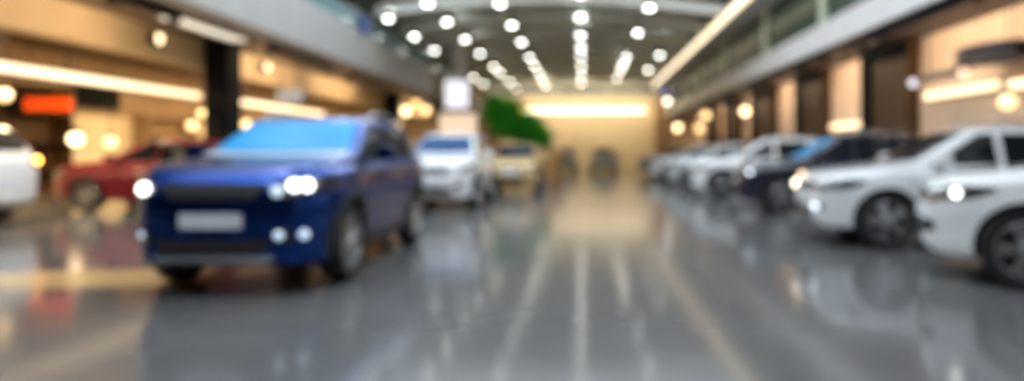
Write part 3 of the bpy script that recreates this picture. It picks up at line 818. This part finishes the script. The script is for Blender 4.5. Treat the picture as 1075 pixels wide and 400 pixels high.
# left hand cars
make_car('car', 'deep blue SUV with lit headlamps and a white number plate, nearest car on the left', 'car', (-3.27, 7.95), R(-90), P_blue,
         L=4.4, W=1.86, H=1.76, wb=2.56, r=0.39, hood=1.14, cowl=1.29, belt=1.17, tail=1.15, cowl_x=0.92, roof_x=0.2, ws='glass_blue', cowl_shine=True,
         lamps=((1, 0.56, -0.03, 0.05, 'fog_dim'), (1, 0.68, 0.02, 0.055), (1, 0.76, 0.02, 0.055), (-1, 0.62, -0.01, 0.055)), fogs=((1, 0.58, 0.57, 0.04), (1, 0.74, 0.56, 0.045), (-1, 0.63, 0.57, 0.03)), fogm='fog_dim')
make_car('car', 'dark red car seen from the side, behind and left of the blue SUV', 'car', (-9.35, 14.85), R(180), P_red,
         L=4.45, W=1.8, H=1.64, wb=2.62, r=0.36, hood=0.98, cowl=1.12, belt=1.05, tail=1.08, rear=0.75, clad=0, rails=False)
make_car('car', 'white SUV tail with an amber lamp, cut off by the left edge of the picture', 'car', (-12.3, 11.4), R(180), P_white,
         L=4.4, W=1.82, H=1.86, wb=2.56, r=0.38, hood=1.05, cowl=1.25, belt=1.20, tail=1.26, rear=0.28, rearb=0.08, rear_on=True, black_roof=True)
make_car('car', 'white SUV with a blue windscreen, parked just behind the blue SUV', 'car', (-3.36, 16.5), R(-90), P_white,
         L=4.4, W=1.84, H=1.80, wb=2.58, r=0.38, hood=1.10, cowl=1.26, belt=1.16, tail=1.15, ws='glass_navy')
make_car('car', 'gold beige car beside the potted tree, third along the left of the aisle', 'car', (-2.28, 22.6), R(-90), P_gold,
         L=4.3, W=1.78, H=1.62, wb=2.56, r=0.35, hood=0.98, cowl=1.14, belt=1.06, tail=1.06, ws='glass_navy', clad=0, rails=False,
         lamps=((-1, 0.66, 0.0, 0.05),), lampm='fog_on')
# right hand cars, noses to the aisle
make_car('car', 'white SUV nearest on the right, cut off by the right edge of the picture', 'car', (5.72, 6.32), R(180 - 26), P_white,
         L=4.35, W=1.8, H=1.70, wb=2.62, r=0.385, hood=1.04, cowl=1.2, belt=1.10, tail=1.12, lamps=((1, 0.80, 0.02, 0.045),), clad=2)
make_car('car', 'white SUV with a lit warm headlamp, second on the right', 'car', (5.45, 9.42), R(180 - 6), P_pearl,
         L=4.4, W=1.8, H=1.68, wb=2.62, r=0.385, hood=1.0, cowl=1.16, belt=1.08, tail=1.12, rear=0.7,
         lamps=((-1, 0.52, -0.02, 0.065), (-1, 0.70, 0.0, 0.065), (-1, 0.62, 0.10, 0.05, 'orange_gleam'), (-1, 0.52, 0.105, 0.05, 'orange_gleam')), lampm='headlamp_warm', fogs=((1, 0.60, 0.56, 0.05),), clad=2)
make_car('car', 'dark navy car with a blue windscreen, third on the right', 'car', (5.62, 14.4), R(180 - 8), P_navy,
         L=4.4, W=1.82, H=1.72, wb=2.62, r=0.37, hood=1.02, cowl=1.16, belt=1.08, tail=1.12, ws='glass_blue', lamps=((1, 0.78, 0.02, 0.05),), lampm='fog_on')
make_car('car', 'white hatchback just past the dark navy car on the right', 'car', (5.40, 19.3), R(180 - 8), P_white,
         L=4.4, W=1.82, H=1.74, wb=2.62, r=0.37, hood=1.0, cowl=1.16, belt=1.08, tail=1.12, cowl_x=1.0)
make_car('car', 'pale silver car, fifth in the row on the right', 'car', (5.35, 24.6), R(180 - 8), P_silver, H=1.66, clad=0, rails=False)
make_car('car', 'white car, sixth in the row on the right', 'car', (5.3, 30.2), R(180 - 8), P_pearl, H=1.66, clad=0, rails=False)
make_car('car', 'grey car farthest down the row on the right', 'car', (5.3, 36.2), R(180 - 8), P_grey, H=1.6, clad=0, rails=False)
# far end
make_car('car', 'silver car facing the aisle in the middle of the far end wall', 'car', (1.45, 45.5), R(-90), P_silver, H=1.62, clad=0, rails=False)
make_car('car', 'white car at the far end wall, partly behind the brown planter', 'car', (-1.35, 46.5), R(-90), P_white, H=1.62, clad=0, rails=False)

# ------------------------------------------------------------------ daylight through the added roof opening
w = bpy.data.worlds.new('daylight'); S.world = w
w.use_nodes = True
bg = w.node_tree.nodes['Background']
bg.inputs['Color'].default_value = (0.80, 0.90, 1.0, 1)
bg.inputs['Strength'].default_value = 2.35

# ------------------------------------------------------------------ camera
cam = bpy.data.cameras.new('camera')
co = bpy.data.objects.new('camera', cam); C.objects.link(co)
co.location = (0, 0, CAM_H)
co.rotation_euler = (R(90), 0, 0)
cam.sensor_width = 36
cam.lens = FPX / 1075 * 36
cam.shift_x = -(612 - 537.5) / 1075
cam.shift_y = -(200 - 160) / 1075
cam.clip_start = 0.05
cam.clip_end = 200
cam.dof.use_dof = True
cam.dof.focus_distance = 0.6
cam.dof.aperture_fstop = 1.85
cam.dof.aperture_blades = 0
S.camera = co

S.view_settings.view_transform = 'Standard'
S.view_settings.look = 'None'
S.view_settings.gamma = 1
S.view_settings.use_curve_mapping = False
S.view_settings.exposure = 0.0
S.cycles.use_denoising = True
S.cycles.use_adaptive_sampling = False
S.cycles.sample_clamp_indirect = 8
S.cycles.caustics_reflective = False
S.cycles.caustics_refractive = False
S.cycles.max_bounces = 8
